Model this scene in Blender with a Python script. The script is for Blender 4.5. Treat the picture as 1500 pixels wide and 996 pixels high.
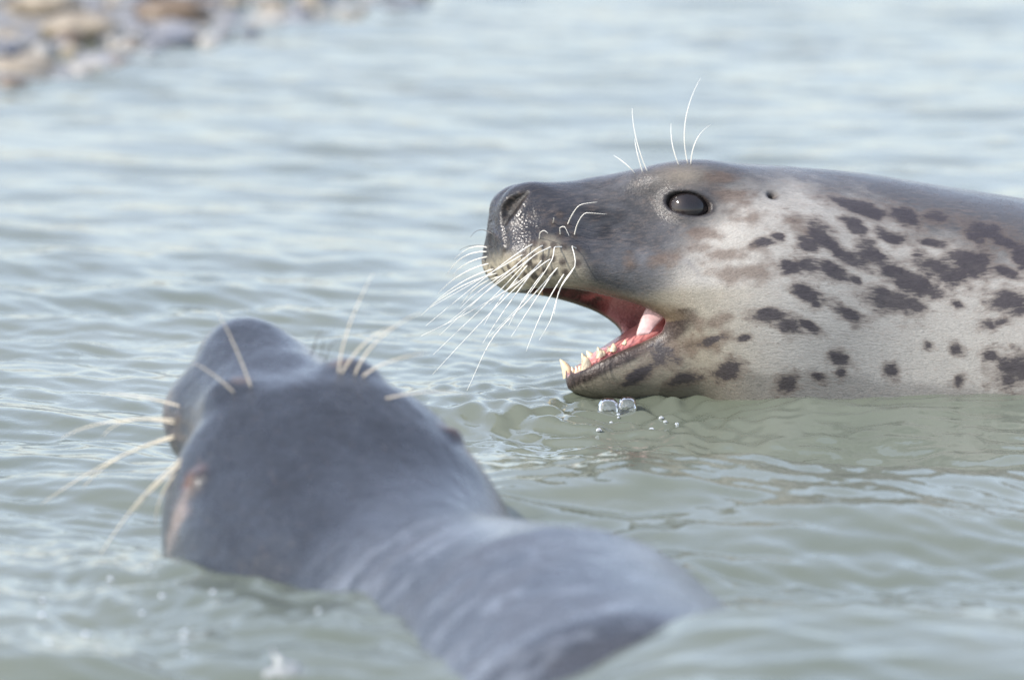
import bpy, math, random
import numpy as np
from mathutils import Vector, Matrix
from mathutils.bvhtree import BVHTree

scene = bpy.context.scene
for o in list(bpy.data.objects):
    bpy.data.objects.remove(o, do_unlink=True)
COL = scene.collection
R = math.radians

# ------------------------------------------------------------------ camera
FPX = 15000.0                      # focal length in photograph pixels (1500 wide)
DIST, ALPHA = 9.0, R(7.0)          # distance and depression of the water at the spotted seal
CAM = np.array([0.0, -DIST*math.cos(ALPHA), DIST*math.sin(ALPHA)])
PITCH = ALPHA - math.atan((590-498)/FPX)
FWD = np.array([0, math.cos(PITCH), -math.sin(PITCH)])
UPV = np.array([0, math.sin(PITCH), math.cos(PITCH)])
cam_d = bpy.data.cameras.new('camera')
cam = bpy.data.objects.new('camera', cam_d)
COL.objects.link(cam)
cam.location = CAM
cam.rotation_euler = (math.pi/2-PITCH, 0, 0)
cam_d.sensor_width = 36.0
cam_d.lens = 36.0*FPX/1500.0
cam_d.clip_start = 0.5
cam_d.clip_end = 3000
cam_d.dof.use_dof = True
cam_d.dof.focus_distance = 8.87
cam_d.dof.aperture_fstop = 7.2
scene.camera = cam

# ------------------------------------------------------------------ light
SUN_EL, SUN_AZ = R(36), R(235)     # azimuth clockwise from +Y (behind the camera, to its left)
world = bpy.data.worlds.new('World')
scene.world = world
world.use_nodes = True
wn = world.node_tree
wn.nodes.clear()
sky = wn.nodes.new('ShaderNodeTexSky')
sky.sky_type = 'NISHITA'
sky.sun_disc = False
sky.sun_elevation = SUN_EL
sky.sun_rotation = SUN_AZ
sky.air_density = 1.0
sky.dust_density = 1.5
sky.ozone_density = 1.0
bg = wn.nodes.new('ShaderNodeBackground')
bg.inputs['Strength'].default_value = 0.15
wo = wn.nodes.new('ShaderNodeOutputWorld')
veil = wn.nodes.new('ShaderNodeMix')            # thin even high cloud over the blue
veil.data_type = 'RGBA'
veil.inputs[0].default_value = 0.36
veil.inputs[7].default_value = (4.9, 5.0, 5.9, 1)
wn.links.new(sky.outputs[0], veil.inputs[6])
wn.links.new(veil.outputs[2], bg.inputs['Color'])
wn.links.new(bg.outputs[0], wo.inputs['Surface'])
sun_d = bpy.data.lights.new('sun', 'SUN')
sun_d.energy = 2.8
sun_d.angle = R(0.8)
sun_d.color = (1.0, 0.95, 0.87)
sun = bpy.data.objects.new('sun', sun_d)
COL.objects.link(sun)
sdir = Vector((math.sin(SUN_AZ)*math.cos(SUN_EL), math.cos(SUN_AZ)*math.cos(SUN_EL), math.sin(SUN_EL)))
sun.rotation_euler = sdir.to_track_quat('Z', 'Y').to_euler()
sun.location = (-4, -6, 6)
scene.view_settings.view_transform = 'Standard'
scene.view_settings.look = 'None'
scene.view_settings.exposure = 1.06
scene.view_settings.gamma = 1.0
try:
    scene.view_settings.use_curve_mapping = False
except Exception:
    pass
scene.cycles.max_bounces = 8
scene.cycles.caustics_reflective = False
scene.cycles.caustics_refractive = False

# ------------------------------------------------------------------ maths helpers
def proj(p):
    v = np.asarray(p, float) - CAM
    d = v @ FWD
    return np.stack([750+FPX*v[..., 0]/d, 498-FPX*(v @ UPV)/d], -1)

def ray(px, py):
    v = FWD + np.array([1.0, 0, 0])*(px-750)/FPX + UPV*(498-py)/FPX
    return v/np.linalg.norm(v)

def at_y(px, py, y):
    r = ray(px, py)
    return CAM + r*((y-CAM[1])/r[1])

def at_z(px, py, z=0.0):
    r = ray(px, py)
    return CAM + r*((z-CAM[2])/r[2])

def pchip(x, y, n=3000):
    x = np.asarray(x, float); y = np.asarray(y, float)
    o = np.argsort(x); x = x[o]; y = y[o]
    h = np.diff(x); d = np.diff(y)/h
    m = np.zeros_like(y)
    for i in range(1, len(x)-1):
        if d[i-1]*d[i] > 0:
            w1 = 2*h[i]+h[i-1]; w2 = h[i]+2*h[i-1]
            m[i] = (w1+w2)/(w1/d[i-1]+w2/d[i])
    m[0] = d[0]; m[-1] = d[-1]
    X = np.linspace(x[0], x[-1], n)
    k = np.clip(np.searchsorted(x, X)-1, 0, len(h)-1)
    t = (X-x[k])/h[k]
    Y = (y[k]*(1+2*t)*(1-t)**2 + h[k]*m[k]*t*(1-t)**2 + y[k+1]*t*t*(3-2*t) + h[k]*m[k+1]*t*t*(t-1))
    return X, Y

class Curve:
    def __init__(s, pts):
        s.X, s.Y = pchip([p[0] for p in pts], [p[1] for p in pts])
    def __call__(s, x):
        return np.interp(x, s.X, s.Y)

def sstep(a, b, x):
    t = np.clip((x-a)/(b-a), 0, 1)
    return t*t*(3-2*t)

def smin(a, b, k):
    h = np.maximum(k-np.abs(a-b), 0)/k
    return np.minimum(a, b) - h*h*k*0.25

def smax(a, b, k):
    return -smin(-a, -b, k)

def ell(P, c, r, M=None):
    q = P-np.asarray(c, np.float32)
    if M is not None:
        q = q @ np.asarray(M, np.float32)          # columns of M are the axes
    r = np.asarray(r, np.float32)
    k = np.sqrt(((q/r)**2).sum(-1))
    return (k-1)*float(r.min())

def cap(P, pts, rad):
    """chain of capsules with changing radius"""
    out = None
    for i in range(len(pts)-1):
        a = np.asarray(pts[i], np.float32); b = np.asarray(pts[i+1], np.float32)
        ab = b-a
        q = P-a
        t = np.clip((q @ ab)/float(ab @ ab), 0, 1)
        d = np.sqrt(((q-t[..., None]*ab)**2).sum(-1)) - (rad[i]+(rad[i+1]-rad[i])*t)
        out = d if out is None else np.minimum(out, d)
    return out

class Loft:
    def __init__(s, zt, zb, w, zc=0.5, nu=2.2, nl=2.2):
        s.zt, s.zb, s.w = Curve(zt), Curve(zb), Curve(w)
        s.X1 = max(p[0] for p in zt); s.X0 = min(p[0] for p in zt)
        s.zc = zc if isinstance(zc, Curve) else Curve([(s.X0, zc), (s.X1, zc)])
        s.nu, s.nl = nu, nl
    def __call__(s, P):
        x = P[..., 0]; y = np.abs(P[..., 1]); z = P[..., 2]
        xc = np.clip(x, s.X0, s.X1)
        zt = s.zt(xc).astype(np.float32); zb = s.zb(xc).astype(np.float32)
        w = np.maximum(s.w(xc), 1e-3).astype(np.float32)
        c = zb+(zt-zb)*s.zc(xc).astype(np.float32)
        up = z > c
        h = np.maximum(np.where(up, zt-c, c-zb), 1e-3)
        n = np.where(up, s.nu(xc) if isinstance(s.nu, Curve) else s.nu, s.nl).astype(np.float32)
        d = ((y/w)**n+(np.abs(z-c)/h)**n)**(1/n)
        f = (d-1)*np.minimum(w, h)
        ex = np.maximum(np.maximum(x-s.X1, s.X0-x), 0)
        return np.where(ex > 0, np.sqrt(np.maximum(f, 0)**2+ex*ex)+0*f, f).astype(np.float32)

RNG = np.random.default_rng(5)
LAT = RNG.random((32, 32, 32)).astype(np.float32)
def vnoise(P):
    P = np.asarray(P, np.float32)
    i = np.floor(P).astype(np.int64); f = P-i
    f = f*f*(3-2*f)
    i0 = i & 31; i1 = (i+1) & 31
    def g(a, b, c): return LAT[a, b, c]
    x0, y0, z0 = i0[..., 0], i0[..., 1], i0[..., 2]; x1, y1, z1 = i1[..., 0], i1[..., 1], i1[..., 2]
    fx, fy, fz = f[..., 0], f[..., 1], f[..., 2]
    a = g(x0, y0, z0)*(1-fx)+g(x1, y0, z0)*fx
    b = g(x0, y1, z0)*(1-fx)+g(x1, y1, z0)*fx
    c = g(x0, y0, z1)*(1-fx)+g(x1, y0, z1)*fx
    d = g(x0, y1, z1)*(1-fx)+g(x1, y1, z1)*fx
    return (a*(1-fy)+b*fy)*(1-fz)+(c*(1-fy)+d*fy)*fz
def fbm(P, oct=4):
    s = 0; a = 1; t = 0
    P = np.asarray(P, np.float32)
    for k in range(oct):
        s = s+a*vnoise(P*(2.03**k)+17.3*k); t += a; a *= 0.5
    return s/t

def surface_nets(func, lo, hi, h):
    """continuous skin of an implicit body: evaluated finely only near its surface"""
    lo = np.array(lo, float); hi = np.array(hi, float)
    B = 4
    nc = np.ceil((hi-lo)/(h*B)).astype(int)+1
    ax = [lo[k]+np.arange(nc[k])*h*B for k in range(3)]
    G = np.stack(np.meshgrid(*ax, indexing='ij'), -1).astype(np.float32)
    fc = func(G.reshape(-1, 3)).reshape(nc)
    nf = (nc-1)*B+1
    near = np.abs(fc) < h*B*2.0
    F = np.repeat(np.repeat(np.repeat(fc, B, 0), B, 1), B, 2)[:nf[0], :nf[1], :nf[2]].copy()
    N = np.repeat(np.repeat(np.repeat(near, B, 0), B, 1), B, 2)[:nf[0], :nf[1], :nf[2]]
    N2 = N.copy()
    sh = B-1
    for k in range(3):                              # the block on the lower side of each near sample too
        N2s = np.zeros_like(N2); sl = [slice(None)]*3; sr = [slice(None)]*3
        sl[k] = slice(0, -sh); sr[k] = slice(sh, None)
        N2s[tuple(sl)] = N2[tuple(sr)]
        N2 |= N2s
    idx = np.argwhere(N2)
    for s in range(0, len(idx), 400000):
        ii = idx[s:s+400000]
        F[ii[:, 0], ii[:, 1], ii[:, 2]] = func((lo+ii*h).astype(np.float32))
    S = F < 0
    cnt = np.zeros(np.array(S.shape)-1, np.int8)
    for dx in (0, 1):
        for dy in (0, 1):
            for dz in (0, 1):
                cnt += S[dx:S.shape[0]-1+dx, dy:S.shape[1]-1+dy, dz:S.shape[2]-1+dz]
    act = (cnt > 0) & (cnt < 8)
    cells = np.argwhere(act)
    vid = np.full(act.shape, -1, np.int64)
    vid[act] = np.arange(len(cells))
    acc = np.zeros((len(cells), 3)); nn = np.zeros(len(cells))
    corners = [(a, b, c) for a in (0, 1) for b in (0, 1) for c in (0, 1)]
    for a in corners:
        for k in range(3):
            if a[k] == 0:
                b = list(a); b[k] = 1
                fa = F[cells[:, 0]+a[0], cells[:, 1]+a[1], cells[:, 2]+a[2]].astype(float)
                fb = F[cells[:, 0]+b[0], cells[:, 1]+b[1], cells[:, 2]+b[2]].astype(float)
                m = (fa < 0) != (fb < 0)
                t = np.where(m, fa/np.where(m, fa-fb, 1), 0)
                p = np.array(a)+t[:, None]*(np.array(b)-np.array(a))
                acc += p*m[:, None]; nn += m
    V = lo+(cells+acc/nn[:, None])*h
    faces = []
    for k in range(3):
        sa = [slice(None)]*3; sb = [slice(None)]*3
        sa[k] = slice(0, -1); sb[k] = slice(1, None)
        ch = S[tuple(sa)] != S[tuple(sb)]
        e = np.argwhere(ch)
        u, v = (k+1) % 3, (k+2) % 3
        ok = (e[:, u] > 0) & (e[:, v] > 0) & (e[:, u] < act.shape[u]) & (e[:, v] < act.shape[v])
        e = e[ok]
        ins = S[e[:, 0], e[:, 1], e[:, 2]]
        q = []
        for du, dv in ((-1, -1), (0, -1), (0, 0), (-1, 0)):
            c = e.copy(); c[:, u] += du; c[:, v] += dv
            q.append(vid[c[:, 0], c[:, 1], c[:, 2]])
        q = np.stack(q, 1)
        q[~ins] = q[~ins][:, ::-1]
        faces.append(q)
    Fc = np.concatenate(faces)
    Fc = Fc[(Fc >= 0).all(1)]
    # keep the one connected skin, drop crumbs
    lab = np.arange(len(V))
    ea = np.concatenate([Fc[:, 0], Fc[:, 1], Fc[:, 2]]); eb = np.concatenate([Fc[:, 1], Fc[:, 2], Fc[:, 3]])
    for _ in range(60):
        m = np.minimum(lab[ea], lab[eb])
        old = lab.copy()
        np.minimum.at(lab, old[ea], m); np.minimum.at(lab, old[eb], m)
        for _k in range(6): lab = lab[lab]
        if (lab == old).all(): break
    big = np.bincount(lab).argmax()
    keep = lab == big
    new = np.cumsum(keep)-1
    Fc = Fc[keep[Fc[:, 0]]]
    return V[keep], new[Fc]

def relax(V, F, it=2, lam=0.5):
    e = np.concatenate([F[:, [0, 1]], F[:, [1, 2]], F[:, [2, 3]], F[:, [3, 0]]])
    for _ in range(it):
        s = np.zeros_like(V); n = np.zeros(len(V))
        for a, b in ((0, 1), (1, 0)):
            for k in range(3):
                s[:, k] += np.bincount(e[:, a], V[e[:, b], k], len(V))
            n += np.bincount(e[:, a], minlength=len(V))
        V = V+lam*(s/n[:, None]-V)
    return V

def mesh_obj(name, V, F, mat, parent=None, smooth=True):
    me = bpy.data.meshes.new(name)
    V = np.asarray(V, np.float32)
    if isinstance(F, np.ndarray):
        me.vertices.add(len(V)); me.vertices.foreach_set('co', V.ravel())
        k = F.shape[1]
        me.loops.add(F.size); me.loops.foreach_set('vertex_index', F.astype(np.int32).ravel())
        me.polygons.add(len(F))
        me.polygons.foreach_set('loop_start', np.arange(0, F.size, k, dtype=np.int32))
        me.polygons.foreach_set('loop_total', np.full(len(F), k, np.int32))
        me.update(calc_edges=True)
    else:
        me.from_pydata([tuple(v) for v in V], [], F)
        me.update()
    if smooth:
        me.polygons.foreach_set('use_smooth', [True]*len(me.polygons))
    me.validate()
    o = bpy.data.objects.new(name, me)
    COL.objects.link(o)
    if mat: me.materials.append(mat)
    if parent: o.parent = parent
    return o

def attr_col(o, name, A):
    a = o.data.attributes.new(name, 'FLOAT_COLOR', 'POINT')
    c = np.ones((len(A), 4), np.float32); c[:, :3] = A
    a.data.foreach_set('color', c.ravel())
def attr_f(o, name, A):
    a = o.data.attributes.new(name, 'FLOAT', 'POINT')
    a.data.foreach_set('value', np.asarray(A, np.float32))

def thing(name, label, cat, group=None, loc=(0, 0, 0)):
    o = bpy.data.objects.new(name, None)
    COL.objects.link(o)
    o.location = loc
    o.empty_display_size = 0.05
    o['label'] = label; o['category'] = cat
    if group: o['group'] = group
    return o
def tag(o, label, cat, group=None):
    o['label'] = label; o['category'] = cat
    if group: o['group'] = group
    return o

# ------------------------------------------------------------------ materials
def new_mat(name):
    m = bpy.data.materials.new(name); m.use_nodes = True
    nt = m.node_tree
    return m, nt, nt.nodes['Principled BSDF']

def N(nt, t, **kw):
    n = nt.nodes.new(t)
    for k, v in kw.items(): setattr(n, k, v)
    return n

def noise(nt, vec, scale, detail=3, rough=0.55, map_scale=None, rot=None):
    n = N(nt, 'ShaderNodeTexNoise')
    n.inputs['Scale'].default_value = scale
    n.inputs['Detail'].default_value = detail
    n.inputs['Roughness'].default_value = rough
    if map_scale or rot:
        mp = N(nt, 'ShaderNodeMapping')
        if map_scale: mp.inputs['Scale'].default_value = map_scale
        if rot: mp.inputs['Rotation'].default_value = rot
        nt.links.new(vec, mp.inputs['Vector']); vec = mp.outputs[0]
    nt.links.new(vec, n.inputs['Vector'])
    return n.outputs['Fac']

def math_(nt, op, a, b=None, c=None):
    n = N(nt, 'ShaderNodeMath', operation=op)
    for i, v in enumerate((a, b, c)):
        if v is None: continue
        if isinstance(v, (int, float)): n.inputs[i].default_value = v
        else: nt.links.new(v, n.inputs[i])
    return n.outputs[0]

def mapr(nt, v, a, b, c, d, smooth=True):
    n = N(nt, 'ShaderNodeMapRange')
    n.interpolation_type = 'SMOOTHSTEP' if smooth else 'LINEAR'
    nt.links.new(v, n.inputs['Value'])
    for k, x in zip(('From Min', 'From Max', 'To Min', 'To Max'), (a, b, c, d)):
        n.inputs[k].default_value = x
    return n.outputs['Result']

def mixc(nt, fac, a, b, blend='MIX'):
    n = N(nt, 'ShaderNodeMix', data_type='RGBA', blend_type=blend)
    if isinstance(fac, (int, float)): n.inputs[0].default_value = fac
    else: nt.links.new(fac, n.inputs[0])
    for i, v in ((6, a), (7, b)):
        if isinstance(v, tuple): n.inputs[i].default_value = (*v, 1)
        else: nt.links.new(v, n.inputs[i])
    return n.outputs[2]

def fur_material(name, spot_col, rough_dry, streak_rot, bump=0.6, spot_soft=0.46, clump=0.0):
    m, nt, p = new_mat(name)
    L = nt.links
    tc = N(nt, 'ShaderNodeAttribute', attribute_name='rest')      # lengthwise coordinates of the coat
    vec = tc.outputs['Vector']
    colr = N(nt, 'ShaderNodeAttribute', attribute_name='coat').outputs['Color']
    spot = N(nt, 'ShaderNodeAttribute', attribute_name='spot').outputs['Fac']
    wet = N(nt, 'ShaderNodeAttribute', attribute_name='wet').outputs['Fac']
    fur = N(nt, 'ShaderNodeAttribute', attribute_name='fur').outputs['Fac']
    streak = noise(nt, vec, 1.0, 3, 0.6, (90, 520, 520))
    fine = noise(nt, vec, 1.0, 2, 0.6, (300, 1500, 1500))
    blot = noise(nt, vec, 1.0, 4, 0.6, (45, 80, 80))
    # spot edge broken up by the lie of the hair
    e = math_(nt, 'ADD', spot, math_(nt, 'MULTIPLY', math_(nt, 'SUBTRACT', streak, 0.5), 2.6))
    e = math_(nt, 'ADD', e, math_(nt, 'MULTIPLY', math_(nt, 'SUBTRACT', blot, 0.5), 1.0))
    sm = mapr(nt, e, -spot_soft, spot_soft, 0, 1)
    hal = math_(nt, 'MULTIPLY', mapr(nt, e, -spot_soft*3.0, -spot_soft*0.3, 0, 1), 0.6)
    colr = mixc(nt, hal, colr, (0.115, 0.088, 0.072))
    pep = noise(nt, vec, 1.0, 3, 0.6, (110, 190, 190))
    pm = math_(nt, 'MULTIPLY', mapr(nt, pep, 0.60, 0.70, 0, 0.55), math_(nt, 'MULTIPLY', fur, mapr(nt, spot, -1.19, -0.9, 0.35, 1.0)))
    colr = mixc(nt, pm, colr, (0.10, 0.078, 0.066))
    c = mixc(nt, math_(nt, 'MULTIPLY', sm, mapr(nt, blot, 0.3, 0.65, 0.86, 0.98)), colr, spot_col)
    v = math_(nt, 'ADD', mapr(nt, fine, 0.25, 0.75, 0.80, 1.20, False), math_(nt, 'MULTIPLY', math_(nt, 'SUBTRACT', streak, 0.5), 0.9))
    vv = N(nt, 'ShaderNodeCombineColor')
    for i in range(3): L.new(v, vv.inputs[i])
    c2 = mixc(nt, fur, c, mixc(nt, 1.0, c, vv.outputs[0], 'MULTIPLY'))
    L.new(c2, p.inputs['Base Color'])
    rg = math_(nt, 'SUBTRACT', mapr(nt, blot, 0.3, 0.7, rough_dry-0.06, rough_dry+0.08), math_(nt, 'MULTIPLY', wet, rough_dry-0.17))
    L.new(rg, p.inputs['Roughness'])
    p.inputs['IOR'].default_value = 1.40
    b = N(nt, 'ShaderNodeBump')
    b.inputs['Distance'].default_value = 0.0012
    b.inputs['Strength'].default_value = bump
    hgt = math_(nt, 'ADD', math_(nt, 'MULTIPLY', streak, 0.8), math_(nt, 'MULTIPLY', fine, 0.5))
    if clump:
        cl = noise(nt, vec, 1.0, 4, 0.65, (34, 60, 60))
        hgt = math_(nt, 'ADD', hgt, math_(nt, 'MULTIPLY', cl, clump))
    vo = N(nt, 'ShaderNodeTexVoronoi'); vo.inputs['Scale'].default_value = 420
    L.new(vec, vo.inputs['Vector'])
    lea = math_(nt, 'ADD', math_(nt, 'MULTIPLY', vo.outputs['Distance'], 0.8), math_(nt, 'MULTIPLY', blot, 1.2))
    hgt = math_(nt, 'ADD', math_(nt, 'MULTIPLY', hgt, fur), math_(nt, 'MULTIPLY', lea, math_(nt, 'SUBTRACT', 1.0, fur)))
    L.new(hgt, b.inputs['Height'])
    L.new(b.outputs[0], p.inputs['Normal']); b2 = N(nt, 'ShaderNodeBump'); b2.inputs['Distance'].default_value = 0.0012; b2.inputs['Strength'].default_value = bump*.35
    L.new(hgt, b2.inputs['Height']); L.new(b2.outputs[0], p.inputs['Coat Normal'])
    return m

def simple_mat(name, col, rough=0.5, ior=1.45, var=0.15, scale=200, sss=0.0, coat=0.0):
    m, nt, p = new_mat(name)
    tc = N(nt, 'ShaderNodeTexCoord')
    f = noise(nt, tc.outputs['Object'], scale, 3)
    dk = tuple(x*(1-var) for x in col); lt = tuple(min(1, x*(1+var)) for x in col)
    nt.links.new(mixc(nt, mapr(nt, f, 0.3, 0.7, 0, 1), dk, lt), p.inputs['Base Color'])
    p.inputs['Roughness'].default_value = rough
    p.inputs['IOR'].default_value = ior
    if sss:
        p.inputs['Subsurface Weight'].default_value = sss
        p.inputs['Subsurface Radius'].default_value = (0.004, 0.002, 0.001)
        p.inputs['Subsurface Scale'].default_value = 1.0
    if coat: p.inputs['Coat Weight'].default_value = coat
    return m

M_TOOTH = simple_mat('tooth_enamel', (0.66, 0.55, 0.37), 0.22, 1.6, 0.12, 300)
M_TONGUE = simple_mat('tongue_flesh', (0.54, 0.22, 0.21), 0.28, 1.4, 0.15, 250)
M_WHISK = simple_mat('whisker_white', (0.72, 0.70, 0.64), 0.35, 1.5, 0.06, 100)
M_WHISK_W = simple_mat('whisker_straw', (0.62, 0.56, 0.45), 0.4, 1.5, 0.1, 100)
M_WHISK_D = simple_mat('whisker_dark', (0.06, 0.055, 0.05), 0.4, 1.5, 0.1, 100)

def eye_material():
    m, nt, p = new_mat('eye_gloss')
    tc = N(nt, 'ShaderNodeTexCoord')
    f = noise(nt, tc.outputs['Object'], 60, 3)
    nt.links.new(mixc(nt, f, (0.006, 0.0055, 0.0065), (0.025, 0.02, 0.02)), p.inputs['Base Color'])
    p.inputs['Roughness'].default_value = 0.06
    p.inputs['IOR'].default_value = 1.45
    return m
M_EYE = eye_material()

def tube(name, pts, r0, r1, mat, parent, seg=6, n=18):
    """tapered curved hair through 3 control points (quadratic) or a polyline"""
    pts = [np.asarray(p, float) for p in pts]
    if len(pts) == 2: pts = [pts[0], (pts[0]+pts[1])/2, pts[1]]
    if len(pts) == 3:
        mid = 2*pts[1]-0.5*(pts[0]+pts[2])
        T = np.linspace(0, 1, n)[:, None]
        C = pts[0]*(1-T)**2+2*mid*T*(1-T)+pts[2]*T*T
    else:
        A = np.array(pts); s = np.linspace(0, len(A)-1, n)
        C = np.stack([pchip(np.arange(len(A)), A[:, k], n)[1] for k in range(3)], 1)
    V = []; F = []
    tan = np.gradient(C, axis=0); tan /= np.linalg.norm(tan, axis=1)[:, None]+1e-12
    ref = np.array([0, 1.0, 0.2])
    for i in range(n):
        a = np.cross(tan[i], ref); a /= np.linalg.norm(a)+1e-12
        b = np.cross(tan[i], a)
        t = i/(n-1)
        r = r0+(r1-r0)*t**1.2
        for k in range(seg):
            an = 2*math.pi*k/seg
            V.append(C[i]+r*(math.cos(an)*a+math.sin(an)*b))
    for i in range(n-1):
        for k in range(seg):
            F.append((i*seg+k, i*seg+(k+1) % seg, (i+1)*seg+(k+1) % seg, (i+1)*seg+k))
    F.append(tuple(range(seg))[::-1]); F.append(tuple((n-1)*seg+k for k in range(seg)))
    return mesh_obj(name, V, F, mat, parent)

# ================================================================== water
def water_z(x, y, detail=True):
    x = np.asarray(x, float); y = np.asarray(y, float)
    rs = np.random.default_rng(11)
    z = np.zeros_like(x)
    wx = x+0.05*np.sin(2.1*y+1.3)+0.03*np.sin(7*x+3*y)
    wy = y+0.05*np.sin(3.3*x+0.6)+0.03*np.sin(5*y-4*x+2)
    for i in range(60):
        lam = 0.03*(0.30/0.03)**rs.random()
        th = rs.normal(0.25, 0.80)
        if rs.random() < 0.25: th = rs.uniform(-1.4, 1.4)
        k = 2*math.pi/lam
        sl = 0.029*(lam/0.15)**0.1
        ph = rs.uniform(0, 6.28)
        env = 0.6+0.4*np.sin(rs.uniform(0.6, 2)*x+rs.uniform(0.6, 2)*y+rs.uniform(0, 6))
        z += sl/k*env*np.sin(k*(math.sin(th)*wx+math.cos(th)*wy)+ph)
    for i in range(12):
        lam = rs.uniform(.28, .8); th = rs.normal(.45, .5); k = 2*math.pi/lam
        z += .017*sstep(1.2, -.2, y)/k*np.sin(k*(math.sin(th)*wx+math.cos(th)*wy)+rs.uniform(0, 6.28))
    z *= (1-.35*sstep(.5, 3.0, y))*(1+.22*sstep(.6, -.2, y))
    near = sstep(2.5, 0.5, y)
    # swell rolling between the seals and towards the lens
    xr = sstep(-0.15, 0.35, x)
    z += 0.016*xr*near*np.cos(2*math.pi*(y+0.62+0.28*x)/1.0)*sstep(0.1, -0.35, y)
    # crest in the foreground
    z += (0.050+0.005*np.sin(7*x+1))*sstep(-1.42, -1.80, y-0.10*x)*sstep(-0.06, 0.16, x)
    z += 0.012*np.exp(-((y+1.55)/0.12)**2)*sstep(0.1, -0.3, x)
    # rings pushed out from the chin of the spotted seal
    for (cx, cy, amp, lam, dec, ph) in ((0.085, -0.03, 0.0034, 0.030, 0.09, 0.5), (0.045, -0.14, 0.0028, 0.040, 0.12, 2.0),
                                       (-0.16, -1.02, 0.0028, 0.06, 0.16, 0.2), (0.10, -1.1, 0.002, 0.045, 0.15, 1.0)):
        r = np.hypot(x-cx, (y-cy)*0.8)
        z += amp*np.cos(2*math.pi*r/lam+ph)*np.exp(-r/dec)*sstep(0, 0.03, r)
    # churned water round the grey seal and along the spotted seal's flank
    if detail:
        P = np.stack([wx*26, wy*16, 0*x+3.1], -1)
        tur = 1.7*np.exp(-(((x+0.24)/0.2)**2+((y+1.25)/0.33)**2))+0.9*np.exp(-(((x-0.05)/0.12)**2+((y+0.3)/0.45)**2))
        tur = tur+0.45*np.exp(-((y+0.03-0.22*(x-0.2))/0.06)**2)*sstep(0.1, 0.25, x)
        z += 0.013*(fbm(P.reshape(-1, 3), 4).reshape(x.shape)-0.5)*np.clip(tur, 0, 1.7)
        P2 = np.stack([wx*9+0.6*wy, wy*13, 0*x+9.1], -1)
        z += 0.0055*(fbm(P2.reshape(-1, 3), 3).reshape(x.shape)-0.5)*near
    # water climbing and lapping along the spotted seal's flank
    a = at_z(1010, 590); b = at_z(1500, 568); dr = (b-a)[:2]/np.linalg.norm((b-a)[:2])
    sd = -((x-a[0])*-dr[1]+(y-a[1])*dr[0]); al = (x-a[0])*dr[0]+(y-a[1])*dr[1]
    on = sstep(-.10, .0, al)*np.exp(-np.maximum(-sd, 0)/.02)
    wob = .008*np.sin(al*38+1)+.005*np.sin(al*87)
    sp = np.maximum(sd+wob, 0)
    z += on*(.0045*np.exp(-sp/.010)*(1+.6*np.sin(al*55+2))+.0016*np.cos(2*math.pi*sp/.024+2*np.sin(al*21))*np.exp(-sp/.06))
    # wash heaped up against the grey seal's neck and flank
    z += .017*np.exp(-((x+.21)/.15)**2-((y+1.20)/.13)**2)*(1+.35*np.sin(31*x+13*y))+.012*np.exp(-((x+.12)/.07)**2-((y+1.42)/.16)**2)
    # dip below the chin
    z -= 0.008*np.exp(-(((x-0.15)/0.06)**2+((y+0.03)/0.08)**2))
    return z*sstep(60, 15, np.hypot(x, y))

def graded(a, b, step, out, growth=1.22):
    v = list(np.arange(a, b+step/2, step))
    s = step; x = v[-1]
    hi = []
    while x < out: s *= growth; x += s; hi.append(x)
    s = step; x = v[0]; lo = []
    while x > -out: s *= growth; x -= s; lo.append(x)
    return np.array(lo[::-1]+v+hi)

def water_material():
    """sky mirrored on the surface over an even, murky body that scatters light regardless of the ripples"""
    m = bpy.data.materials.new('murky_sea_water'); m.use_nodes = True
    nt = m.node_tree; nt.nodes.clear(); L = nt.links
    tc = N(nt, 'ShaderNodeTexCoord')
    f = noise(nt, tc.outputs['Object'], 1.0, 4, 0.55, (3.0, 1.6, 1))
    col = mixc(nt, mapr(nt, f, 0.3, 0.7, 0, 1), (0.115, 0.134, 0.102), (0.160, 0.178, 0.142))
    b = N(nt, 'ShaderNodeBump'); b.inputs['Distance'].default_value = 0.002; b.inputs['Strength'].default_value = 0.34
    L.new(noise(nt, tc.outputs['Object'], 1.0, 3, 0.55, (75, 40, 1)), b.inputs['Height'])
    up = N(nt, 'ShaderNodeCombineXYZ'); up.inputs[2].default_value = 1.0
    di = N(nt, 'ShaderNodeBsdfDiffuse'); L.new(col, di.inputs['Color']); L.new(up.outputs[0], di.inputs['Normal'])
    gl = N(nt, 'ShaderNodeBsdfGlossy'); gl.inputs['Roughness'].default_value = 0.035; L.new(b.outputs[0], gl.inputs['Normal'])
    fr = N(nt, 'ShaderNodeFresnel'); fr.inputs['IOR'].default_value = 1.333; L.new(b.outputs[0], fr.inputs['Normal'])
    mx = N(nt, 'ShaderNodeMixShader'); L.new(fr.outputs[0], mx.inputs[0]); L.new(di.outputs[0], mx.inputs[1]); L.new(gl.outputs[0], mx.inputs[2])
    out = N(nt, 'ShaderNodeOutputMaterial'); L.new(mx.outputs[0], out.inputs['Surface'])
    return m

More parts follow.
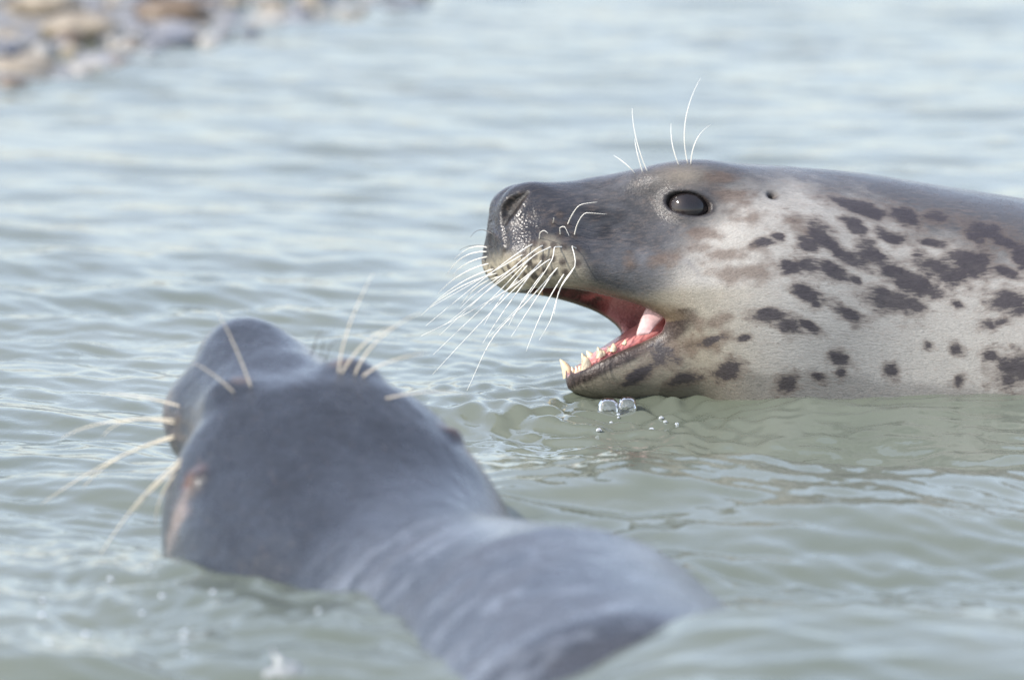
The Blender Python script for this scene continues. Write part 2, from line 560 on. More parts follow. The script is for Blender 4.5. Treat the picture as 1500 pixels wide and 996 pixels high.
def build_water():
    xs = graded(-0.72, 0.72, 0.004, 400)
    y1 = np.concatenate([np.arange(-2.0, -0.4, 0.0065), np.arange(-0.4, 0.16, 0.0032), np.arange(0.16, 0.7, 0.0065)]); y2 = np.arange(0.7, 5.0, 0.013)
    s = 0.013; y = y2[-1]; hi = []
    while y < 800: s *= 1.2; y += s; hi.append(y)
    s = 0.0065; y = -2.0; lo = []
    while y > -60: s *= 1.25; y -= s; lo.append(y)
    ys = np.array(lo[::-1]+list(y1)+list(y2)+hi)
    X, Y = np.meshgrid(xs, ys, indexing='ij')
    Z = water_z(X, Y)
    V = np.stack([X, Y, Z], -1).reshape(-1, 3)
    nx, ny = len(xs), len(ys)
    i = (np.arange(nx-1)[:, None]*ny+np.arange(ny-1)[None]).ravel()
    F = np.stack([i, i+ny, i+ny+1, i+1], 1)
    o = mesh_obj('water', V, F, water_material())
    o['kind'] = 'structure'
    o['label'] = 'rippled murky green grey sea water'
    return o
build_water()

# ================================================================== spotted seal (open mouth)
YAW = R(20); ROLL = R(10)
RO = at_y(713, 560, 0.02); RO[2] = 0.0
f_ax = np.array([-math.cos(YAW), -math.sin(YAW), 0]); l_ax = np.array([math.sin(YAW), -math.cos(YAW), 0])  # forward, left (towards lens)
ZR = 0.13
def twist(P):
    P = np.asarray(P, float)
    a = ROLL*sstep(-0.42, -0.20, P[..., 0])
    y = P[..., 1]; z = P[..., 2]-ZR
    return np.stack([P[..., 0], y*np.cos(a)-z*np.sin(a), ZR+y*np.sin(a)+z*np.cos(a)], -1)
def toworld(P):
    q = twist(P)
    return RO+q[..., :1]*f_ax+q[..., 1:2]*l_ax+q[..., 2:3]*np.array([0, 0, 1.0])
def loc(px, py, Y=0.0):
    X, Z = -(px-713)*0.00064, (590-py)*0.0006
    for _ in range(12):
        p0 = proj(toworld(np.array([X, Y, Z])))
        e = 1e-4
        jx = (proj(toworld(np.array([X+e, Y, Z])))-p0)/e
        jz = (proj(toworld(np.array([X, Y, Z+e])))-p0)/e
        d = np.linalg.solve(np.array([jx, jz]).T, np.array([px, py])-p0)
        X += d[0]; Z += d[1]
    return np.array([X, Y, Z])
def prof(pts, Y=0.0):
    out = []
    for q in pts:
        yy = q[2] if len(q) > 2 else Y
        p = loc(q[0], q[1], yy); out.append((p[0], p[2]))
    return out
def wid(pts):
    return [(loc(q[0], 400, 0)[0], q[1]) for q in pts]

HEAD_TOP = [(718, 345), (719.5, 331), (724, 316), (731, 301), (740, 289), (752, 278.5), (765, 272), (782, 268.5), (802, 267.5), (835, 265.5), (870, 259),
            (920, 253), (960, 249), (995, 241.5), (1025, 239), (1060, 239.5), (1110, 241.5), (1180, 246), (1250, 252), (1330, 264), (1420, 279), (1500, 291),
            (1600, 312), (1750, 360), (1900, 430), (2050, 540), (2120, 600)]
HEAD_W = [(718, 0.0), (719, 0.009), (724, 0.019), (733, 0.0265), (745, 0.033), (760, 0.0395), (780, 0.046), (805, 0.050), (840, 0.050), (880, 0.053), (925, 0.060),
          (967, 0.069), (1010, 0.078), (1060, 0.088), (1130, 0.100), (1200, 0.112), (1300, 0.130), (1400, 0.148), (1500, 0.165), (1650, 0.185), (1850, 0.18), (2000, 0.14), (2120, 0.05)]

def make_right():
    zt = prof(HEAD_TOP)
    zb = prof([(718, 345), (718.8, 357), (720.8, 369), (725, 384), (736, 403), (752, 417), (766, 424), (778, 422, .03), (790, 414, .04), (808, 412, .04), (834, 417, .045), (863, 426, .045), (892, 434, .05),
               (921, 445, .05), (948, 452, .06), (967, 458, .06), (985, 468, .05), (1010, 540, .03), (1060, 660), (1130, 740), (1300, 780), (1700, 780), (2000, 740), (2120, 640)])
    A = Loft(zt, zb, wid(HEAD_W), Curve([(loc(p, 400)[0], v) for p, v in ((712, .38), (760, .40), (850, .40), (967, .38), (1060, .52), (1200, .5), (1500, .5), (2120, .5))]), nu=2.15, nl=2.6)
    jw = [(823, 0), (824, .008), (828, .016), (836, .024), (848, .0305), (865, .037), (885, .043), (915, .050), (949, .061), (967, .066), (1000, .076), (1060, .088), (1150, .08)]
    jt = [(823, 556), (824, 551, .008), (828, 546.5, .016), (836, 541.5, .024), (848, 536, .03), (864, 527.5, .037), (884, 517, .042), (915, 503, .05), (949, 485, .06), (967, 474, .065), (985, 462, .06), (1060, 420, .05), (1150, 400)]
    jb = [(823, 556), (824, 562), (828, 567), (836, 571.5), (848, 577), (876, 587), (929, 594), (1000, 606), (1060, 622), (1150, 640)]
    B = Loft(prof(jt), prof(jb), wid(jw), .62, nu=3.2, nl=2.0)
    # mouth hollows: palate above, floor below, throat behind
    ct = [(772, 419, .0), (785, 409), (805, 400), (834, 403), (863, 411), (892, 420), (921, 430), (948, 440), (967, 450), (1000, 462), (1012, 480)]
    cb = [(772, 421), (785, 440), (805, 470), (834, 490), (863, 500), (892, 500), (921, 495), (948, 490), (967, 488), (1000, 492), (1012, 486)]
    cw = [(772, .0), (776, .012), (785, .026), (805, .036), (834, .040), (863, .042), (892, .046), (921, .050), (948, .055), (967, .060), (1000, .050), (1012, .01)]
    C1 = Loft(prof(ct), prof(cb), wid(cw), .45, nu=2.6, nl=3)
    dt = [(824, 545), (835, 530), (864, 500), (892, 480), (921, 470), (948, 462), (967, 462), (1000, 465), (1010, 482)]
    db = [(824, 547), (835, 549), (864, 543), (892, 534), (921, 522), (948, 506), (967, 497), (1000, 494), (1010, 484)]
    dw = [(824, .003), (828, .014), (840, .023), (864, .030), (892, .036), (921, .043), (948, .052), (967, .060), (1000, .050), (1010, .01)]
    C2 = Loft(prof(dt), prof(db), wid(dw), .5, nu=3, nl=2.3)

    def base(P):
        Q = P.copy(); Q[..., 1] = np.abs(Q[..., 1])
        f = A(P)
        f = smin(f, ell(Q, loc(800, 376, .031), (.036, .0225, .025)), .018)                # whisker pad
        f = smin(f, ell(Q, loc(771, 305, .014), (.024, .017, .020)), .012)                # nose pad
        f = smin(f, ell(Q, loc(930, 392, .046), (.055, .020, .022)), .022)                 # cheek
        f = smin(f, ell(Q, loc(1000, 262, .040), (.034, .020, .013)), .025)               # brow
        f = smin(f, ell(Q, loc(1135, 450, .062), (.085, .045, .07)), .05)                 # jowl
        f = smin(f, B(P), .010)
        return f
    def tolocal(Wp):
        d = Wp-RO
        q = np.stack([d @ f_ax, d @ l_ax, d[:, 2]], -1)
        a = ROLL*sstep(-0.42, -0.20, q[:, 0])
        yy = q[:, 1]; zz = q[:, 2]-ZR
        return np.stack([q[:, 0], yy*np.cos(a)+zz*np.sin(a), ZR-yy*np.sin(a)+zz*np.cos(a)], -1)
    def skin_point(px, py):
        r = ray(px, py)
        t = np.linspace(8.65, 9.35, 700)
        L_ = tolocal(CAM+t[:, None]*r)
        f = base(L_.astype(np.float32))
        ins = np.where(f < 0)[0]
        k = ins[0] if len(ins) else int(np.argmin(f))
        p = L_[k]
        g = []
        for k in range(3):
            a = p.copy(); b = p.copy(); a[k] += .003; b[k] -= .003
            g.append(float(base(np.array([a], np.float32))[0]-base(np.array([b], np.float32))[0]))
        g = np.array(g); g /= np.linalg.norm(g)
        return p, g
    pe, ne = skin_point(1008, 301)
    ne = ne*np.array([1, 1, .6]); ne /= np.linalg.norm(ne)
    t1 = np.cross(ne, [0, 0, 1.0]); t1 /= np.linalg.norm(t1)
    if t1[0] < 0: t1 = -t1
    t2 = np.cross(t1, ne)
    if t2[2] < 0: t2 = -t2
    a = R(14)                                              # inner corner (towards nose) higher
    e1 = math.cos(a)*t1+math.sin(a)*t2; e2 = -math.sin(a)*t1+math.cos(a)*t2
    EM = np.stack([e1, e2, ne], 1)
    ec = pe-ne*.0135
    n_in = skin_point(771, 283)[0]; n_mid = skin_point(752, 297)[0]; n_lo = skin_point(739, 324)[0]; n_m2 = skin_point(742, 309)[0]
    g_pts = [skin_point(*q)[0] for q in ((736, 328), (741, 345), (742, 362), (736, 384))]
    ear, en = skin_point(1131, 286)
    wr = [[skin_point(*q)[0] for q in w] for w in (((722, 318), (728, 345), (729, 372)), ((717, 330), (720, 352), (722, 376)))]
    def func(P):
        Q = P.copy(); Q[..., 1] = np.abs(Q[..., 1])
        f = base(P)
        f = smin(f, ell(Q, ec, (.0240, .0200, .0228), EM), .010)
        f = smax(f, -ell(Q, pe+ne*.004, (.0198, .0100, .017), EM), .0022)
        f = smax(f, -cap(Q, [n_in, n_mid, n_m2, n_lo], [.0016, .0066, .0074, .0034]), .003)
        f = smax(f, -cap(Q, g_pts, [.0012, .0018, .0016, .0004]), .004)
        for w in wr: f = smax(f, -cap(Q, w, [.0004, .0011, .0003]), .004)
        f = smax(f, -cap(Q, [ear+en*.003, ear-en*.008], [.0042, .0025]), .003)
        c = np.minimum(C1(P), C2(P))
        f = smax(f, -c, .0045)
        return f
    V, F = surface_nets(func, (-0.98, -0.215, -0.13), (0.012, 0.215, 0.235), 0.0020)
    V = relax(V, F, 2, .4)
    W = toworld(V)

    # ---- coat colours (markings of the animal)
    x, y, z = V[:, 0], V[:, 1], V[:, 2]
    PXY = proj(W)
    X = lambda px: loc(px, 350, .05)[0]
    rest = np.stack([x, y, z], -1)
    n1 = fbm(rest*np.array([30, 45, 45]), 4)-.5
    n2 = fbm(rest*np.array([75, 130, 130])+7, 4)-.5
    n3 = fbm(rest*np.array([14, 20, 20])+3, 3)-.5
    pale = np.array([.325, .312, .288]); mid = np.array([.060, .061, .066]); dark = np.array([.021, .022, .027]); cream = np.array([.42, .375, .285]); brown = np.array([.11, .080, .062])
    ztop = A.zt(x)
    dz = ztop-z
    # saddle along the back
    lim = np.interp(-x, [0, .20, .27, .33, .42, .52, .9], [.2, .03, .014, .024, .045, .060, .07])
    back = sstep(.028, -.018, dz-lim+n1*.035+n2*.018)
    col = pale*(1+.25*n3[:, None])
    col = col*(1-.85*back[:, None])+dark*1.35*.85*back[:, None]
    # face: dark muzzle and cheek fading behind the eye
    xf = x+.055*n1+.03*n2
    face = sstep(X(1035), X(905), xf)*.95
    low = sstep(.015, -.03, z-(A.zb(x)+.030)+.015*n2)            # lower jaw / lip line paler, olive
    face_col = mid*np.clip(1+2.2*n1[:, None]+1.6*n2[:, None], .3, 3)
    col = col*(1-face[:, None])+face_col*face[:, None]
    muz = sstep(X(915), X(800), xf)
    col = col*(1-.85*muz[:, None])+dark*(1+1.2*n1[:, None]+.9*n2[:, None])*.85*muz[:, None]
    jaw = sstep(.0, -.012, z-.092+.010*n1)*sstep(X(1120), X(985), x)   # lower jaw buff
    col = col*(1-.7*jaw[:, None])+np.array([.20, .18, .135])*(1+.8*n2[:, None])*.7*jaw[:, None]
    # buff edge of the upper lip and whisker pads
    lipz = A.zb(x)
    edge = sstep(.011, .002, z-lipz+.004*n2)*sstep(X(985), X(960), x)*(z > .07)*sstep(X(755), X(780), x)
    col = col*(1-.6*edge[:, None])+cream*.55*.6*edge[:, None]
    pz = np.interp(-x, sorted([-loc(p, 350)[0] for p in (713, 740, 780, 830, 862)]), [loc(713, 385)[2], loc(740, 382)[2], loc(780, 364)[2], loc(830, 394, .04)[2], loc(862, 424, .04)[2]])
    pad = sstep(.012, -.008, z-pz+.020*n2+.014*n1)*sstep(X(866), X(835), x)*(z > .085)
    pad = pad*(1-.45*sstep(X(800), X(850), x))
    col = col*(1-.9*pad[:, None])+cream*(1+.9*n2[:, None])*.9*pad[:, None]
    brow = np.exp(-(((x-loc(990, 260, .04)[0])/.022)**2+((z-loc(990, 262, .04)[2])/.010)**2))
    col = col*(1-.45*brow[:, None])+np.array([.33, .28, .21])*.45*brow[:, None]
    # soft brown clouding on the side of the face
    bro = np.zeros(len(x))
    def near(px, py, rx, ry, ang=0):
        p = skin_point(px, py)[0]
        d = V-p
        ca, sa = math.cos(ang), math.sin(ang)
        dx = -d[:, 0]*.94; dzz = -d[:, 2]                    # right / down in the photograph
        u = (dx*ca+dzz*sa)/(rx*.0006); v = (-dx*sa+dzz*ca)/(ry*.0006)
        return np.where(y > 0, np.sqrt(u*u+v*v), 9)
    for q in ((1080, 290, 28, 20), (1100, 318, 30, 16), (1060, 372, 55, 16), (1080, 400, 40, 16), (1020, 500, 35, 24), (1005, 470, 20, 14), (985, 480, 24, 26), (1045, 470, 25, 14), (1060, 262, 30, 8), (1030, 345, 30, 10), (960, 380, 40, 14), (1165, 330, 30, 18)):
        bro = np.maximum(bro, sstep(1.3, .2, near(*q)+2.4*n2+1.2*n1)*.75)
    col = col*(1-bro[:, None])+brown*bro[:, None]
    spots = [(1256, 304, 36, 9, .25), (1327, 315, 22, 11, .1), (1369, 318, 20, 9, .1), (1253, 332, 15, 11, .6), (1304, 348, 20, 9, .3), (1274, 368, 20, 15, .5), (1243, 376, 26, 11, .3),
             (1198, 342, 25, 15, .5), (1180, 355, 16, 10, .6), (1368, 357, 16, 6, .2), (1429, 349, 15, 7, .3), (1141, 346, 8, 6, 0), (1118, 355, 15, 6, -.2), (1156, 392, 14, 10, .2), (1182, 390, 16, 9, .3), (1219, 395, 22, 10, .4),
             (1255, 411, 8, 5, .4), (1184, 430, 21, 10, .2), (1193, 443, 9, 9, 0), (1126, 463, 19, 8, .1), (1156, 477, 18, 11, .3), (1185, 477, 15, 6, .4), (1323, 408, 35, 15, .3), (1377, 394, 32, 17, .35), (1423, 386, 31, 15, .2),
             (1472, 397, 18, 7, .4), (1356, 422, 22, 11, .4), (1297, 440, 31, 17, .1), (1247, 461, 19, 10, .2), (1338, 447, 15, 8, .2), (1477, 441, 27, 15, .1), (1401, 445, 8, 5, 0), (1446, 475, 11, 7, -.2), (1464, 472, 10, 5, -.2),
             (1228, 525, 17, 9, .1), (1232, 546, 7, 8, 0), (1152, 561, 12, 11, -.6), (1306, 540, 10, 11, .8), (1399, 513, 8, 8, 0), (1359, 506, 6, 6, 0), (1198, 551, 10, 6, .2), (1487, 542, 24, 22, .2), (1455, 522, 11, 7, .2), (1407, 557, 9, 10, .4),
             (1494, 379, 12, 16, .5), (1466, 352, 22, 9, .5), (1067, 541, 13, 11, .4), (1000, 556, 18, 7, -.1), (965, 522, 16, 15, -.6), (940, 545, 22, 8, -.5), (1090, 495, 7, 4, 0), (1040, 500, 12, 6, -.4), (918, 562, 7, 3, 0), (1435, 335, 30, 12, .3),
             (1530, 400, 26, 12, .2), (1560, 450, 30, 16, .2), (1600, 420, 28, 14, .1), (1540, 500, 22, 12, 0), (1620, 500, 26, 18, .2), (1700, 470, 30, 16, .1), (1660, 540, 20, 14, 0)]
    fld = np.zeros(len(x))
    for q in spots:
        fld += np.exp(-.69*(near(q[0], q[1], q[2]*1.06, q[3]*1.06, q[4])**2))**5*(.45+.75*((q[0]*7+q[1]*13) % 10)/10)
    fld = fld**.2
    nb = fbm(rest*np.array([60, 95, 95])+13, 3)-.5
    spot = np.clip((fld-.5)*2.4+(2.0*nb+1.3*(fbm(rest*np.array([110, 260, 260])+3, 3)-.5))*(fld > .05), -1.2, 1.0)
    # far flank: scattered markings of the same kind
    fs = 1.0-2.6*np.abs(fbm(rest*np.array([22, 30, 30])+31, 3)-.72)/.2
    spot = np.where(y < -.02, np.clip(fs, -1.2, .8)*sstep(-.2, -.3, x)+(-1.2)*(1-sstep(-.2, -.3, x)), spot)
    spot = np.where(face > .6, np.minimum(spot, spot), spot)
    # mouth lining
    c = np.minimum(C1(V.astype(np.float32)), C2(V.astype(np.float32)))
    muc = sstep(.0020, .0002, c)
    lipband = sstep(.0095, .0045, c)*(1-muc)*sstep(X(990), X(965), x)
    jl = B.zt(x)-z
    jband = sstep(.0225, .0165, jl+.003*n2)*sstep(-.006, -.003, jl)*sstep(X(1000), X(972), x)*(1-muc)*(z < loc(967, 455, .05)[2])
    col = col*(1-jband[:, None])+np.array([.020, .015, .014])*(1+.8*n2[:, None])*jband[:, None]
    lowj = z < (loc(900, 480)[2])
    lc = np.where(lowj[:, None], np.array([.045, .033, .030]), np.array([.12, .09, .06]))
    col = col*(1-lipband[:, None])+lc*(1+.6*n2[:, None])*lipband[:, None]
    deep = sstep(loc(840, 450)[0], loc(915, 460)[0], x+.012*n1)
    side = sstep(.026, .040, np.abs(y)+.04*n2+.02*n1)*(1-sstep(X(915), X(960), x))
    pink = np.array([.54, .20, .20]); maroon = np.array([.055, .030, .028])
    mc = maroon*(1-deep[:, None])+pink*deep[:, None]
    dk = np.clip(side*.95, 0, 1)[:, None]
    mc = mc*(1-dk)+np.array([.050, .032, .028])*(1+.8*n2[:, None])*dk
    gum = (lowj & (x > X(905)))[:, None]
    mc = np.where(gum, np.array([.36, .19, .19])*(1+.5*n2[:, None]), mc)
    sun_patch = sstep(X(928), X(950), x)[:, None]
    sun_patch = sstep(X(938), X(945), x+.004*n1)[:, None]
    mc = mc*(1-.8*sun_patch)+np.array([.60, .36, .36])*.8*sun_patch  # sunlight at the back of the mouth painted into the lining
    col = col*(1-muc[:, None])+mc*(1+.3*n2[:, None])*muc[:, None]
    # nostril, nose leather, eyelid rim, ear
    Q = V.copy(); Q[:, 1] = np.abs(y); Q = Q.astype(np.float32)
    nd = cap(Q, [n_in, n_mid, n_m2, n_lo], [.0016, .0066, .0074, .0034])
    nos = sstep(.0022, .0002, nd); m = nos[:, None]; col = col*(1-m)+np.array([.006, .0055, .006])*m
    leather = sstep(X(752), X(736), x+.012*n2)*sstep(loc(730, 388)[2], loc(730, 374)[2], z)
    col = col*(1-.7*leather[:, None])+np.array([.045, .045, .05])*(1+.8*n2[:, None])*.7*leather[:, None]
    ed = ell(Q, pe+ne*.004, (.0198, .0100, .017), EM)
    m = sstep(.0042, .0012, ed+.001*n2)[:, None]*.95; col = col*(1-m)+np.array([.022, .020, .022])*m
    halo = (sstep(.016, .005, ed)-m[:, 0])[:, None].clip(0, 1)*.45; col = col*(1-halo)+np.array([.060, .055, .052])*halo
    rd = cap(Q, [ear+en*.003, ear-en*.008], [.0042, .0025])
    m = sstep(.0045, .0, rd+.002*n2)[:, None]*.9; col = col*(1-m)+np.array([.05, .045, .045])*m
    # dark follicle dots in the whisker pad
    fol = [(782, 357), (796, 360), (811, 360), (826, 362), (846, 365), (768, 372), (782, 375), (796, 378), (809, 379), (824, 384), (846, 386), (760, 388), (775, 386), (785, 392), (798, 397), (811, 399), (828, 399),
           (820, 315), (831, 330), (841, 346), (821, 345), (810, 327), (745, 392), (752, 402), (740, 400), (760, 410), (735, 392), (770, 403), (783, 405)]
    fpos = {}
    for q in fol:
        p, nrm = skin_point(*q); fpos[q] = (p, nrm)
        d = np.linalg.norm(Q-p, axis=1)
        m = sstep(.0048, .0022, d)[:, None]*.9; col = col*(1-m)+np.array([.05, .04, .035])*m
    soak = sstep(.016, .004, z+.010*n1+.006*n2)*(x < X(960))
    col = col*(1-.35*soak[:, None])
    col = np.clip(col, .004, 1)
    pebb = sstep(X(835), X(775), x+.02*n1)*sstep(loc(760, 385)[2], loc(760, 350)[2], z+.01*n2)
    fur = (1-np.clip(muc*.9+lipband*.3+leather*.5+pebb*.75, 0, 1))*1.0
    facew = face*.55
    fur = np.maximum(fur, nos)
    wet = np.clip(np.maximum.reduce([muc*.65, jband*.45, leather*.8, pebb*.5, .95*sstep(.0045, .001, ed), lipband*.6, facew, soak*.9, back*.8]), 0, 1)*(1-nos)

    root = thing('spotted_seal', 'pale grey seal with dark spots, mouth wide open showing pink inside and teeth', 'seal', None, (RO[0]+.25, RO[1]+.1, 0))
    off = np.array(root.location)
    o = mesh_obj('body', W-off, F, fur_material('spotted_fur', (.040, .035, .039), .44, 0), root)
    attr_col(o, 'coat', col); attr_f(o, 'spot', np.where(muc > .3, -2, spot)); attr_f(o, 'wet', wet); attr_f(o, 'fur', fur)
    a = o.data.attributes.new('rest', 'FLOAT_VECTOR', 'POINT'); a.data.foreach_set('vector', rest.astype(np.float32).ravel())
    # ---- eyes
    def ball(name, c, r, mat, par, seg=32, ring=20, sx=(1, 1, 1)):
        Vv = []; Ff = []
        for i in range(ring+1):
            th = math.pi*i/ring
            for k in range(seg):
                ph = 2*math.pi*k/seg
                Vv.append(np.array(c)+r*np.array([math.sin(th)*math.cos(ph)*sx[0], math.sin(th)*math.sin(ph)*sx[1], math.cos(th)*sx[2]]))
        for i in range(ring):
            for k in range(seg):
                Ff.append((i*seg+k, (i+1)*seg+k, (i+1)*seg+(k+1) % seg, i*seg+(k+1) % seg))
        return mesh_obj(name, Vv, Ff, mat, par)
    for s in (1, -1):
        cc = (pe-ne*.0145)*np.array([1, s, 1])
        ball('eye', toworld(cc)-off, .0215, M_EYE, root)
    # ---- teeth
    def tooth(base_px, tip_px, Y, r, Yt=None):
        b = toworld(loc(*base_px, Y))-off; t = toworld(loc(*tip_px, Y if Yt is None else Yt))-off
        d = t-b
        bend = np.array([0.0, 0, 0])
        A_ = np.cross(d, [0, 1.0, 0]); A_ /= np.linalg.norm(A_); B_ = np.cross(d, A_); B_ /= np.linalg.norm(B_)
        Vv = []; Ff = []; n, sg = 8, 10
        b2 = b-d*.35
        for i in range(n):
            u = i/(n-1)
            rr = r*(1-u**1.7)**.75*(1+.1*math.sin(u*3))
            cpt = b2+(t-b2)*u+A_*r*.35*math.sin(u*math.pi)*-1
            for k in range(sg):
                an = 2*math.pi*k/sg
                Vv.append(cpt+max(rr, .0002)*(math.cos(an)*A_+math.sin(an)*B_*.85))
        for i in range(n-1):
            for k in range(sg):
                Ff.append((i*sg+k, i*sg+(k+1) % sg, (i+1)*sg+(k+1) % sg, (i+1)*sg+k))
        Ff.append(tuple((n-1)*sg+k for k in range(sg)))
        return mesh_obj('tooth', Vv, Ff, M_TOOTH, root)
    tooth((829, 545), (820, 526), -.022, .0047)
    tooth((857, 537), (852, 517), .017, .0048)
    tooth((865, 527), (859, 514), -.012, .0044)
    tooth((877, 520), (875, 508), .020, .0036)
    tooth((883, 519), (882, 512), .021, .0022)
    tooth((897, 512), (898, 502), .025, .0033)
    tooth((891, 513), (890, 507), .024, .0020)
    tooth((914, 503), (916, 497), .031, .0021)
    tooth((838, 546), (837, 537), -.012, .0022)
    tooth((844, 545), (843, 536), -.003, .0022)
    tooth((849, 543), (848, 535), .007, .0022)
    tooth((805, 404), (807, 421), .028, .0030)
    tooth((792, 424), (795, 434), -.026, .0030)
    # ---- tongue
    tp = [loc(p, q, 0) for p, q in ((846, 541), (880, 524), (915, 505), (950, 486), (985, 476))]
    Vv = []; Ff = []
    rw = [.010, .022, .028, .034, .030]; rh = [.004, .008, .010, .012, .012]
    n, sg = 24, 16
    for i in range(n):
        u = i/(n-1)*4; k0 = min(int(u), 3); fr = u-k0
        c0 = tp[k0]*(1-fr)+tp[k0+1]*fr
        ww = np.interp(u, range(5), rw)*min(1, math.sqrt(i/5+.02)); hh = np.interp(u, range(5), rh)*min(1, math.sqrt(i/5+.02))
        for k in range(sg):
            an = 2*math.pi*k/sg
            gr = 1-.25*math.exp(-(math.cos(an)/.3)**2)*(math.sin(an) > 0)
            Vv.append(toworld(c0+np.array([0, math.cos(an)*ww, math.sin(an)*hh*gr]))-off)
    for i in range(n-1):
        for k in range(sg):
            Ff.append((i*sg+k, (i+1)*sg+k, (i+1)*sg+(k+1) % sg, i*sg+(k+1) % sg))
    Ff.append(tuple(range(sg))); Ff.append(tuple((n-1)*sg+k for k in range(sg))[::-1])
    mesh_obj('tongue', Vv, Ff, M_TONGUE, root)
    # ---- added wedge in the mouth corner, coloured pale for the sunlight there
    mm = simple_mat('sunlit_wedge', (.58, .38, .37), .32, 1.4, .12, 260)
    cor = [loc(949, 447, .047), loc(976, 462, .052), loc(951, 489, .047), loc(932, 492, .043)]
    Vv = []; Ff = []; n = 9
    for sd in (0, 1):
        for i in range(n):
            for j in range(n):
                u, v = i/(n-1), j/(n-1)
                p = (cor[0]*(1-u)+cor[1]*u)*(1-v)+(cor[3]*(1-u)+cor[2]*u)*v
                bul = math.sin(math.pi*u)*math.sin(math.pi*v)
                p = p+np.array([0, (.0012+.0022*bul)*(1 if sd == 0 else -1)-.004*math.sin(math.pi*v), 0])
                Vv.append(toworld(p)-off)
    for sd in (0, 1):
        for i in range(n-1):
            for j in range(n-1):
                k = sd*n*n+i*n+j
                q4 = (k, k+n, k+n+1, k+1)
                Ff.append(q4 if sd else q4[::-1])
    rim = [i*n for i in range(n)]+[(n-1)*n+j for j in range(1, n)]+[i*n+n-1 for i in range(n-2, -1, -1)]+[j for j in range(n-2, 0, -1)]
    for a_, b_ in zip(rim, rim[1:]+rim[:1]): Ff.append((a_, b_, b_+n*n, a_+n*n))
    mesh_obj('sunlit_wedge', Vv, Ff, mm, root)
    # ---- whiskers
    bvh = BVHTree.FromObject(o, bpy.context.evaluated_depsgraph_get())
    def hit(px, py):
        r = ray(px, py)
        h = bvh.ray_cast(Vector(CAM-off), Vector(r))
        return np.array(h[0])+off if h[0] is not None else None
    def wpt(px, py, y):
        return at_y(px, py, y)-off
    def whisk(root_px, mids, tip, dm, dt, r=.00062, mat=M_WHISK, y0=None):
        h = hit(*root_px)
        y = h[1] if h is not None else y0
        if y0 is not None and h is None: pass
        pts = [wpt(root_px[0], root_px[1], y+.002)]
        n = len(mids)
        for i, q in enumerate(mids):
            pts.append(wpt(q[0], q[1], y+dm*(i+1)/max(n, 1)))
        pts.append(wpt(tip[0], tip[1], y+dt))
        tube('whisker', pts, r, r*.22, mat, root)
    W_NEAR = [((782, 357), [(730, 392)], (624, 477)), ((796, 360), [(752, 392)], (644, 491)), ((811, 360), [(786, 372), (728, 430)], (634, 520)), ((809, 379), [(752, 425)], (634, 548)),
              ((796, 378), [(738, 428)], (617, 462+30)), ((824, 384), [(776, 438), (722, 495)], (684, 572)), ((828, 399), [(797, 452)], (771, 514)), ((846, 365), [(838, 361), (843, 386), (818, 428)], (812, 460)),
              ((811, 399), [(783, 441)], (749, 493)), ((798, 397), [(769, 436)], (745, 477)), ((785, 392), [(742, 450)], (707, 503)), ((775, 386), [(732, 440)], (709, 476)), ((826, 362), [(813, 362), (810, 377), (768, 440)], (716, 494)),
              ((782, 375), [(728, 416)], (652, 476)), ((760, 388), [(706, 424)], (674, 452)), ((760, 410), [(736, 430)], (716, 446)), ((768, 372), [(712, 404)], (631, 450)), ((846, 386), [(822, 420), (806, 470)], (790, 498))]
    for a_, m_, t_ in W_NEAR: whisk(a_, m_, t_, -.02, -.045)
    W_CURL = [((831, 330), [(838, 315), (851, 300)], (875, 296)), ((841, 346), [(846, 328), (860, 312)], (889, 314)), ((821, 345), [(820, 335), (826, 332)], (834, 346)), ((790, 351), [(791, 342), (797, 338)], (803, 342)), ((810, 327), [(811, 322)], (811, 319))]
    for a_, m_, t_ in W_CURL: whisk(a_, m_, t_, -.012, -.014, .00055)
    W_FAR = [((714, 363), [(690, 363)], (666, 380)), ((714, 369), [(680, 376)], (655, 402)), ((715, 376), [(684, 386)], (663, 404)), ((717, 386), [(676, 402)], (642, 430)), ((724, 394), [(676, 414)], (630, 449)), ((729, 400), [(668, 424)], (617, 462)), ((733, 405), [(700, 420)], (674, 449))]
    for a_, m_, t_ in W_FAR: whisk(a_, m_, t_, .02, .05, .00055)
    for a_, m_, t_ in [((722, 362), [(692, 360)], (672, 368)), ((724, 345), [(704, 337)], (689, 348))]: whisk(a_, m_, t_, .01, .02, .0004, M_WHISK_D)
    for a_, m_, t_ in [((949, 253), [(932, 204)], (926, 159)), ((942, 254), [(933, 222)], (930, 203)), ((931, 255), [(916, 240)], (899, 228)), ((995, 243), [(985, 212)], (983, 181)), ((1008, 241), [(1004, 178)], (1026, 115)), ((1012, 242), [(1020, 206)], (1041, 183))]:
        whisk(a_, m_, t_, .0, .01, .00055)
    return root
make_right()

